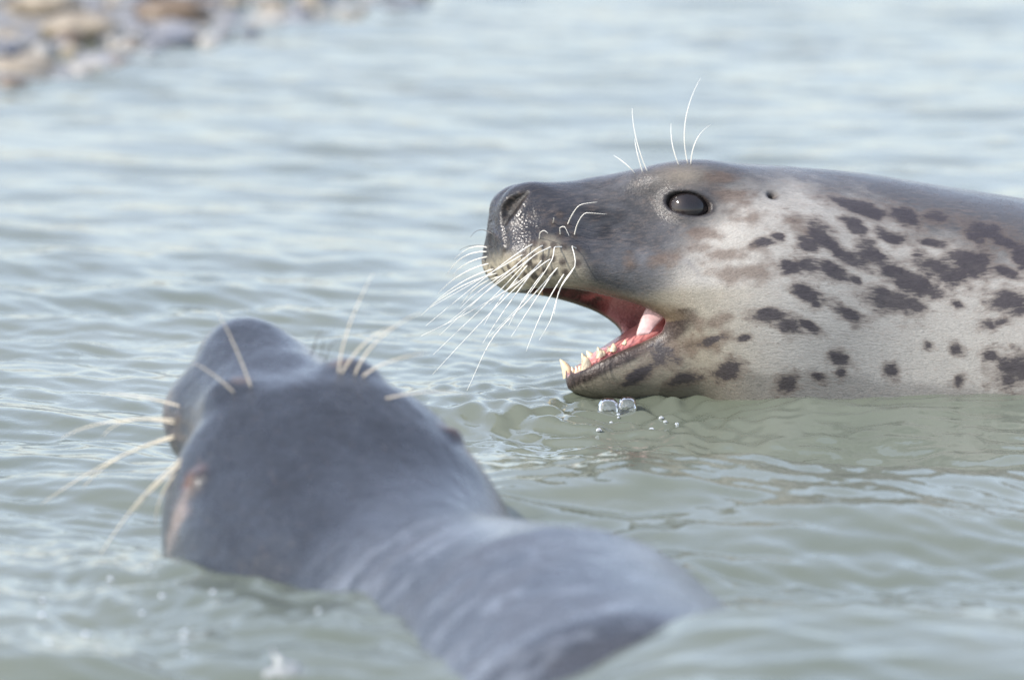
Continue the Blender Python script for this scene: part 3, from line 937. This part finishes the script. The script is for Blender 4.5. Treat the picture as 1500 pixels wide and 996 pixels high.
# ================================================================== dark grey seal (back of head, closed mouth)
def make_left():
    # head in its own frame (nose at x=0, same build as the other seal)
    zt = [(0.0, .128), (-.001, .138), (-.004, .150), (-.010, .160), (-.020, .167), (-.035, .171), (-.060, .173), (-.085, .176), (-.11, .182), (-.145, .190), (-.175, .199), (-.205, .203), (-.26, .201), (-.32, .192), (-.37, .180), (-.41, .158), (-.44, .120), (-.45, .085)]
    zb = [(0.0, .128), (-.001, .118), (-.004, .105), (-.010, .094), (-.02, .085), (-.04, .074), (-.07, .064), (-.11, .052), (-.16, .036), (-.22, .012), (-.28, -.01), (-.37, -.02), (-.41, .0), (-.44, .045), (-.45, .080)]
    w = [(0.0, 0.0), (-.001, .013), (-.004, .024), (-.010, .034), (-.02, .037), (-.035, .046), (-.06, .057), (-.085, .064), (-.11, .069), (-.145, .080), (-.175, .094), (-.21, .116), (-.25, .125), (-.30, .131), (-.37, .128), (-.41, .112), (-.44, .065), (-.45, .01)]
    A = Loft(zt, zb, w, Curve([(-.45, .45), (-.2, .45), (-.1, .42), (0, .45)]), nu=Curve([(-.45, 2.5), (-.17, 2.5), (-.11, 2.15), (0, 2.1)]), nl=2.1)
    piv = np.array([-.25, 0, .125])
    ys = np.linspace(.05, .14, 300)
    EY = float(ys[np.where(A(np.stack([np.full(300, -.25), ys, np.full(300, .168)], -1).astype(np.float32)) < 0)[0][-1]])   # skin at the ears
    yaw, pit, rol = LP['yaw'], LP['pit'], LP['rol']
    f = np.array([-math.sin(yaw)*math.cos(pit), math.cos(yaw)*math.cos(pit), math.sin(pit)])
    l0 = np.cross([0, 0, 1.0], f); l0 /= np.linalg.norm(l0)
    u0 = np.cross(f, l0)
    l = math.cos(rol)*l0+math.sin(rol)*u0; u = -math.sin(rol)*l0+math.cos(rol)*u0
    M = np.stack([f, l, u], 1)                                # columns
    PW = CAM+ray(*LP['px'])*LP['d']
    SC = LP['s']
    tw = lambda p: PW+SC*(np.asarray(p)-piv) @ M.T
    bp = LP['body']; br = LP['br']
    def func(P):
        q = ((P.astype(np.float64)-PW) @ M/SC+piv).astype(np.float32)
        Q = q.copy(); Q[..., 1] = np.abs(Q[..., 1])
        h = A(q)
        h = smin(h, ell(Q, (-.062, .044, .106), (.044, .028, .032)), .018)
        h = smin(h, ell(Q, (-.165, .044, .182), (.022, .022, .015)), .016)
        h = smin(h, ell(Q, (-.145, .052, .155), (.022, .018, .018)), .012)
        h = smax(h, -ell(Q, (-.122, .010, .206), (.032, .022, .012)), .02)
        h = smin(h, ell(Q, (-.255, EY-.002, .170), (.008, .007, .008)), .008)
        h = smax(h, -cap(Q, [(-.25, EY+.010, .170), (-.25, EY-.012, .166)], [.005, .003]), .004)
        h = smax(h, -cap(Q, [(-.012, .012, .166), (-.002, .02, .150)], [.003, .003]), .003)
        b = cap(P, bp, br)
        r = smin(h, b, LP['k'])
        for (c, rr, k) in LP['dents']:
            cc = CAM+ray(c[0], c[1])*c[2]
            r = smax(r, -(np.sqrt(((P-cc.astype(np.float32))**2).sum(-1))-rr), k)
        return r
    allp = np.array(bp)
    lo = np.array([-.40, -2.16, -.34]); hi = np.array([.30, -.60, .25])
    V, F = surface_nets(func, lo, hi, 0.0038)
    V = relax(V, F, 3, .5)
    q = (V-PW) @ M/SC+piv
    bd = np.array([.19, -.44, -.08]); bd /= np.linalg.norm(bd)
    b1 = np.cross(bd, [0, 0, 1.0]); b1 /= np.linalg.norm(b1); b2 = np.cross(bd, b1)
    qb = np.stack([V @ bd, V @ b1, V @ b2], -1)                # lengthwise frame of the back
    n1 = fbm(q*np.array([22, 40, 40]), 4)-.5
    n2 = fbm(q*np.array([60, 120, 120])+5, 4)-.5
    n3 = fbm(V*np.array([9, 5, 9])+5, 3)-.5
    grey = np.array([.017, .021, .028]); lt = np.array([.062, .070, .080]); brown = np.array([.20, .135, .095])
    nh = fbm(q*np.array([9, 26, 26])+21, 4)-.5
    col = grey*np.clip(1+.6*n1[:, None]+.7*n2[:, None]+.9*nh[:, None], .3, 3)
    bodym = sstep(-.40, -.52, q[:, 0]+.08*nh)[:, None]
    n4 = fbm(qb*np.array([60, 30, 30])+9, 5)-.5
    sk = sstep(-.09, .10, n4+.25*n3)[:, None]
    bodyc = np.array([.022, .026, .033])*(1-sk)+np.array([.085, .096, .114])*sk*(1+1.2*n2[:, None])  # light streaks put the wet sky sheen into the back's colour
    col = col*(1-bodym)+bodyc*bodym
    dk = sstep(.0, .10, fbm(qb*np.array([20, 9, 9])+2, 4)-.5+.5*n4)[:, None]*bodym
    col = col*(1-.85*dk)+np.array([.025, .026, .03])*.85*dk
    Qs = q.copy(); Qs[:, 1] = np.abs(q[:, 1])
    def blob(c, r, cc, a):
        nonlocal col
        m = (sstep(1.2, .3, np.sqrt((((Qs-np.array(c))/np.array(r))**2).sum(1))+.9*n2+.4*n1)*a)[:, None]
        col = col*(1-m)+np.array(cc)*m
    blob((-.25, EY, .168), (.013, .016, .014), (.09, .05, .035), .9)
    blob((-.165, .038, .197), (.010, .010, .012), (.07, .045, .03), .95)
    blob((-.262, .11, .14), (.018, .02, .035), (.26, .20, .17), .55)
    blob((-.2, .09, .13), (.03, .03, .03), (.20, .15, .14), .5)
    blob((-.06, .055, .105), (.05, .03, .03), (.12, .095, .08), .6)
    col = np.clip(col, .01, 1)
    root = thing('dark_grey_seal', 'plain dark grey seal seen from behind, its broad back rising from the water', 'seal', None, (PW[0], PW[1], 0))
    off = np.array(root.location)
    o = mesh_obj('body', V-off, F, fur_material('grey_fur', (.05, .05, .055), .34, 0, bump=0.6, clump=6.0), root)
    pb = o.data.materials[0].node_tree.nodes['Principled BSDF']; pb.inputs['Coat Weight'].default_value = .45; pb.inputs['Coat Roughness'].default_value = .10; pb.inputs['Coat IOR'].default_value = 1.35
    attr_col(o, 'coat', col); attr_f(o, 'spot', np.full(len(V), -2)); attr_f(o, 'wet', np.full(len(V), .25)); attr_f(o, 'fur', np.ones(len(V)))
    a = o.data.attributes.new('rest', 'FLOAT_VECTOR', 'POINT'); a.data.foreach_set('vector', qb.astype(np.float32).ravel())
    for s in (1, -1):
        c = tw((-.143, s*.051, .153))-off
        Vv = []; Ff = []; sg, rg = 20, 12
        for i in range(rg+1):
            th = math.pi*i/rg
            for k in range(sg):
                ph = 2*math.pi*k/sg
                Vv.append(c+.0195*np.array([math.sin(th)*math.cos(ph), math.sin(th)*math.sin(ph), math.cos(th)]))
        for i in range(rg):
            for k in range(sg): Ff.append((i*sg+k, (i+1)*sg+k, (i+1)*sg+(k+1) % sg, i*sg+(k+1) % sg))
        mesh_obj('eye', Vv, Ff, M_EYE, root)
    bvh = BVHTree.FromObject(o, bpy.context.evaluated_depsgraph_get())
    yb = tw((-.165, 0, .19))[1]; yp = tw((-.06, .05, .11))[1]
    def wh(root_px, mids, tip, yd, dt=0, r=.0008, mat=M_WHISK_W):
        h = bvh.ray_cast(Vector(CAM-off), Vector(ray(*root_px)))[0]
        y = h[1]+off[1] if h is not None else yd
        pts = [at_y(root_px[0], root_px[1], y+.004)-off]+[at_y(m[0], m[1], y+dt*.5)-off for m in mids]+[at_y(tip[0], tip[1], y+dt)-off]
        tube('whisker', pts, r, r*.25, mat, root)
    for a_, m_, t_ in (((369, 570), [(343, 505)], (317, 454)), ((345, 577), [(314, 550)], (284, 532)), ((496, 549), [(510, 482)], (546, 401)), ((519, 551), [(556, 496)], (619, 457)), ((500, 549), [(534, 503)], (577, 478)), ((530, 553), [(570, 530)], (628, 517))):
        wh(a_, m_, t_, yb, .0, .00075)
    for a_, m_, t_ in (((476, 530), [(486, 505)], (505, 494)), ((458, 516), [(464, 496)], (473, 482)), ((470, 522), [(473, 505)], (472, 490))):
        wh(a_, m_, t_, yb+.02, .0, .0005, M_WHISK_D)
    for a_, m_, t_ in (((258, 637), [(159, 677)], (61, 738)), ((258, 641), [(172, 672)], (121, 716)), ((272, 668), [(204, 733)], (146, 814)), ((270, 676), [(222, 718)], (194, 752)), ((268, 680), [(236, 728)], (229, 770)), ((260, 615), [(160, 618)], (88, 643)), ((266, 596), [(205, 581)], (148, 577)), ((260, 621), [(190, 616)], (150, 640))):
        wh(a_, m_, t_, yp, .03, .00075)
    wh((560, 585), [(630, 574)], (690, 580), yp, .02, .0007)
    return root

LP = dict(px=(477, 745), d=7.98, yaw=R(18.5), pit=R(21), rol=R(-8), k=.05, s=1.05,
          body=[(-.13, -1.10, -.035), (-.055, -1.225, -.048), (.034, -1.42, -.072), (.085, -1.66, -.112), (.11, -2.0, -.22)], br=[.105, .118, .154, .170, .15], dents=[])
make_left()

# ================================================================== shore
def beach():
    a = at_z(-300, 212); b = at_z(680, 8)
    d = (b-a)/np.linalg.norm(b-a)
    nrm = np.array([-d[1], d[0], 0])
    if nrm[1] < 0: nrm = -nrm
    m, nt, p = new_mat('wet_shingle_ground')
    tc = N(nt, 'ShaderNodeTexCoord')
    f = noise(nt, tc.outputs['Object'], 9, 5, .65)
    nt.links.new(mixc(nt, mapr(nt, f, .35, .65, 0, 1), (.12, .12, .12), (.26, .245, .22)), p.inputs['Base Color'])
    p.inputs['Roughness'].default_value = .55
    us = np.concatenate([np.linspace(-60, -3, 20), np.linspace(-2.8, 3.5, 90), np.linspace(4, 80, 20)])
    vs = np.concatenate([np.linspace(-1.0, 3, 80), np.linspace(3.3, 90, 25)])
    U, Vv = np.meshgrid(us, vs, indexing='ij')
    wob = .10*np.sin(U*3.1)+.06*np.sin(U*7.3+1)
    H = np.where(Vv < 6, Vv*.055, .33+(Vv-6)*.03)+.012*np.sin(U*9)*np.sin(Vv*7)
    H = H-.012+wob*.03
    P = a+U[..., None]*d+Vv[..., None]*nrm
    P[..., 2] = H
    n = P.shape[1]
    i = (np.arange(P.shape[0]-1)[:, None]*n+np.arange(n-1)[None]).ravel()
    F = np.stack([i, i+n, i+n+1, i+1], 1)
    o = mesh_obj('beach', P.reshape(-1, 3), F, m); o['kind'] = 'structure'; o['label'] = 'wet shingle beach at the far edge of the water'
    # shingle
    mats = []
    for k, c in enumerate(((.30, .29, .27), (.20, .205, .22), (.25, .215, .165), (.11, .12, .145), (.13, .095, .065))):
        mats.append(simple_mat('pebble_%s' % ('chalk', 'grey', 'tan', 'slate', 'rust')[k], c, .45, 1.5, .25, 40))
    rs = np.random.default_rng(3)
    t = (1+5**.5)/2
    IV = np.array([(-1, t, 0), (1, t, 0), (-1, -t, 0), (1, -t, 0), (0, -1, t), (0, 1, t), (0, -1, -t), (0, 1, -t), (t, 0, -1), (t, 0, 1), (-t, 0, -1), (-t, 0, 1)], float); IV /= np.linalg.norm(IV[0])
    IF = [(0, 11, 5), (0, 5, 1), (0, 1, 7), (0, 7, 10), (0, 10, 11), (1, 5, 9), (5, 11, 4), (11, 10, 2), (10, 7, 6), (7, 1, 8), (3, 9, 4), (3, 4, 2), (3, 2, 6), (3, 6, 8), (3, 8, 9), (4, 9, 5), (2, 4, 11), (6, 2, 10), (8, 6, 7), (9, 8, 1)]
    # one subdivision
    sv = list(IV); sf = []; cache = {}
    def mid(i, j):
        k = (min(i, j), max(i, j))
        if k not in cache:
            v = sv[i]+sv[j]; sv.append(v/np.linalg.norm(v)); cache[k] = len(sv)-1
        return cache[k]
    for (i, j, k) in IF:
        a1, b1, c1 = mid(i, j), mid(j, k), mid(k, i)
        sf += [(i, a1, c1), (j, b1, a1), (k, c1, b1), (a1, b1, c1)]
    sv = np.array(sv); sf = np.array(sf)
    def hgt(v): return v*.055-.012
    AV, AF, AM = [], [], []
    base = 0
    for n_ in range(3600):
        u_ = rs.uniform(-1.6, 2.6); v_ = rs.uniform(0.06, 2.6)
        r = rs.uniform(.008, .020)*(1 if rs.random() < .9 else 1.5)
        sc = np.array([rs.uniform(.8, 1.4), rs.uniform(.7, 1.2), rs.uniform(.45, .8)])*r
        an = rs.uniform(0, 6.28)
        vv = sv*sc*(1+.1*rs.standard_normal((len(sv), 1)))
        vv = np.stack([vv[:, 0]*math.cos(an)-vv[:, 1]*math.sin(an), vv[:, 0]*math.sin(an)+vv[:, 1]*math.cos(an), vv[:, 2]], 1)
        c = a+u_*d+v_*nrm
        AV.append(vv+np.array([c[0], c[1], hgt(v_)+sc[2]*.35])); AF.append(sf+base); base += len(sv)
        AM += [int(rs.choice(5, p=[.34, .30, .18, .13, .05]))]*len(sf)
    o = mesh_obj('shingle', np.concatenate(AV), np.concatenate(AF), None); o['kind'] = 'stuff'
    o['label'] = 'mixed grey and tan shingle along the far shore'
    for m_ in mats: o.data.materials.append(m_)
    o.data.polygons.foreach_set('material_index', AM)
    # the stones that stand out as single blurs
    st = [('rust_brown_stone', (252, 20), .036, 4, 'rust brown boulder, largest stone on the far shore'), ('tan_stone', (120, 42), .034, 2, 'long tan cobble on the shingle of the far shore'),
          ('slate_stone', (252, 62), .022, 3, 'small slate blue cobble at the water edge below the rust brown boulder'), ('buff_stone', (22, 105), .028, 2, 'round buff cobble standing alone in the shallows'), ('dark_slate_stone', (590, 12), .024, 3, 'dark slate cobble at the end of the shingle spit'),
          ('cream_stone', (392, 36), .02, 0, 'small cream cobble between the brown boulder and the shingle spit'), ('grey_stone', (150, 92), .024, 1, 'low grey cobble lying in the wash'), ('ochre_stone', (70, 6), .03, 2, 'ochre cobble higher up the shingle')]
    for nm, q, r, mi, lab in st:
        c = at_z(q[0], q[1], .0)
        v_ = max(0, (c-a) @ nrm)
        z0 = hgt(v_)
        c = at_z(q[0], q[1], z0+r*.3)
        vv = sv*np.array([1.5, .9, .62])*r*(1+.07*rs.standard_normal((len(sv), 1)))
        o = mesh_obj(nm, vv, sf, mats[mi]); o.location = (c[0], c[1], max(z0, -.01)+r*.3)
        tag(o, lab, 'stone', 'cobbles on the far shore')
beach()

# ================================================================== bubbles and splash
def thin_film():
    m = bpy.data.materials.new('bubble_film'); m.use_nodes = True
    nt = m.node_tree; nt.nodes.clear()
    out = N(nt, 'ShaderNodeOutputMaterial'); mx = N(nt, 'ShaderNodeMixShader')
    tr = N(nt, 'ShaderNodeBsdfTransparent'); gl = N(nt, 'ShaderNodeBsdfGlossy'); gl.inputs['Roughness'].default_value = .03
    lw = N(nt, 'ShaderNodeFresnel'); lw.inputs['IOR'].default_value = 1.5
    tc = N(nt, 'ShaderNodeTexCoord')
    b = N(nt, 'ShaderNodeBump'); b.inputs['Distance'].default_value = .004; b.inputs['Strength'].default_value = .6
    nt.links.new(noise(nt, tc.outputs['Object'], 120, 2), b.inputs['Height']); nt.links.new(b.outputs[0], gl.inputs['Normal'])
    nt.links.new(math_(nt, 'ADD', lw.outputs[0], .10), mx.inputs[0]); nt.links.new(tr.outputs[0], mx.inputs[1]); nt.links.new(gl.outputs[0], mx.inputs[2]); nt.links.new(mx.outputs[0], out.inputs['Surface'])
    return m
M_FILM = thin_film()
def dome(name, px, py, rx, rz, lab, grp, sq=3.2, mat=M_FILM, yy=None):
    c = at_z(px, py, 0.0) if yy is None else at_y(px, py, yy)
    c[2] = float(water_z(np.array([c[0]]), np.array([c[1]]))[0])-.001
    Vv = []; Ff = []; sg, rg = 28, 10
    for i in range(rg+1):
        th = math.pi/2*(1-i/rg)
        for k in range(sg):
            ph = 2*math.pi*k/sg
            cx, sx_ = math.cos(ph), math.sin(ph)
            s = (abs(cx)**sq+abs(sx_)**sq)**(-1/sq)
            ct, st_ = math.cos(th), math.sin(th)
            g = (abs(ct)**sq+abs(st_)**sq)**(-1/sq)
            Vv.append((rx*s*cx*ct*g, rx*s*sx_*ct*g, rz*st_*g))
    for i in range(rg):
        for k in range(sg): Ff.append((i*sg+k, i*sg+(k+1) % sg, (i+1)*sg+(k+1) % sg, (i+1)*sg+k))
    o = mesh_obj(name, Vv, Ff, mat); o.location = c
    return tag(o, lab, 'bubble', grp)
dome('bubble', 891, 600, .0095, .0165, 'larger clear bubble under the chin of the open mouthed seal', None)
dome('bubble', 919, 599, .0085, .0150, 'smaller clear bubble beside the larger one, farther back under the open jaw', None)

def drops():
    """foam bubbles and a little splash thrown up beside the grey seal"""
    rs = np.random.default_rng(8)
    Vv = []; Ff = []; base = 0
    for i in range(34):
        px = rs.normal(190, 130) if rs.random() < .75 else rs.uniform(320, 560); py = rs.uniform(840, 990)
        c = at_z(px, py, 0)
        c[2] = float(water_z(np.array([c[0]]), np.array([c[1]]))[0])
        r = rs.uniform(.0008, .0026)
        if i < 9:
            c = at_z(rs.uniform(870, 1010), rs.uniform(600, 622), 0); c[2] = float(water_z(np.array([c[0]]), np.array([c[1]]))[0]); r = rs.uniform(.0010, .0032)
        for j in range(5):
            th = math.pi/2*(1-j/4)
            for k in range(8):
                ph = 2*math.pi*k/8
                Vv.append(c+r*np.array([math.cos(th)*math.cos(ph), math.cos(th)*math.sin(ph), 1.0-0.0*j if False else math.sin(th)]))
        for j in range(4):
            for k in range(8): Ff.append((base+j*8+k, base+j*8+(k+1) % 8, base+(j+1)*8+(k+1) % 8, base+(j+1)*8+k))
        base += 40
    m, nt, p = new_mat('droplet_water')
    p.inputs['Base Color'].default_value = (.8, .85, .86, 1); p.inputs['Roughness'].default_value = .03; p.inputs['IOR'].default_value = 1.333; p.inputs['Transmission Weight'].default_value = .7
    o = mesh_obj('foam', Vv, Ff, m); o['kind'] = 'stuff'; o['label'] = 'scattered foam bubbles floating in the churned water'
    m2, nt, p = new_mat('white_water')
    tc = N(nt, 'ShaderNodeTexCoord')
    nt.links.new(mixc(nt, noise(nt, tc.outputs['Object'], 120, 3), (.42, .46, .48), (.62, .66, .68)), p.inputs['Base Color']); p.inputs['Roughness'].default_value = .12; p.inputs['Transmission Weight'].default_value = .55; p.inputs['IOR'].default_value = 1.333
    c = at_z(415, 1000, 0); c[2] = float(water_z(np.array([c[0]]), np.array([c[1]]))[0])-.003
    blobs = [(0, 0, .001, .007), (.003, .003, .006, .0045), (-.002, 0, .010, .0032), (-.005, .002, .015, .0018), (.008, 0, .001, .005), (-.010, 0, .001, .005), (-.008, .002, .0195, .0012), (.009, .002, .008, .0016), (.016, 0, .0, .003)]
    def fn(P):
        r = None
        for b in blobs:
            d = np.sqrt(((P-np.array(b[:3], np.float32))**2).sum(-1))-b[3]
            r = d if r is None else smin(r, d, .006)
        return r+.0015*(fbm(P*260, 2)-.5)
    V, F = surface_nets(fn, (-.024, -.016, -.012), (.024, .018, .032), .0013)
    o = mesh_obj('splash', V, F, m2); o.location = c
    tag(o, 'small white splash of water beside the flank of the dark grey seal', 'splash')
drops()
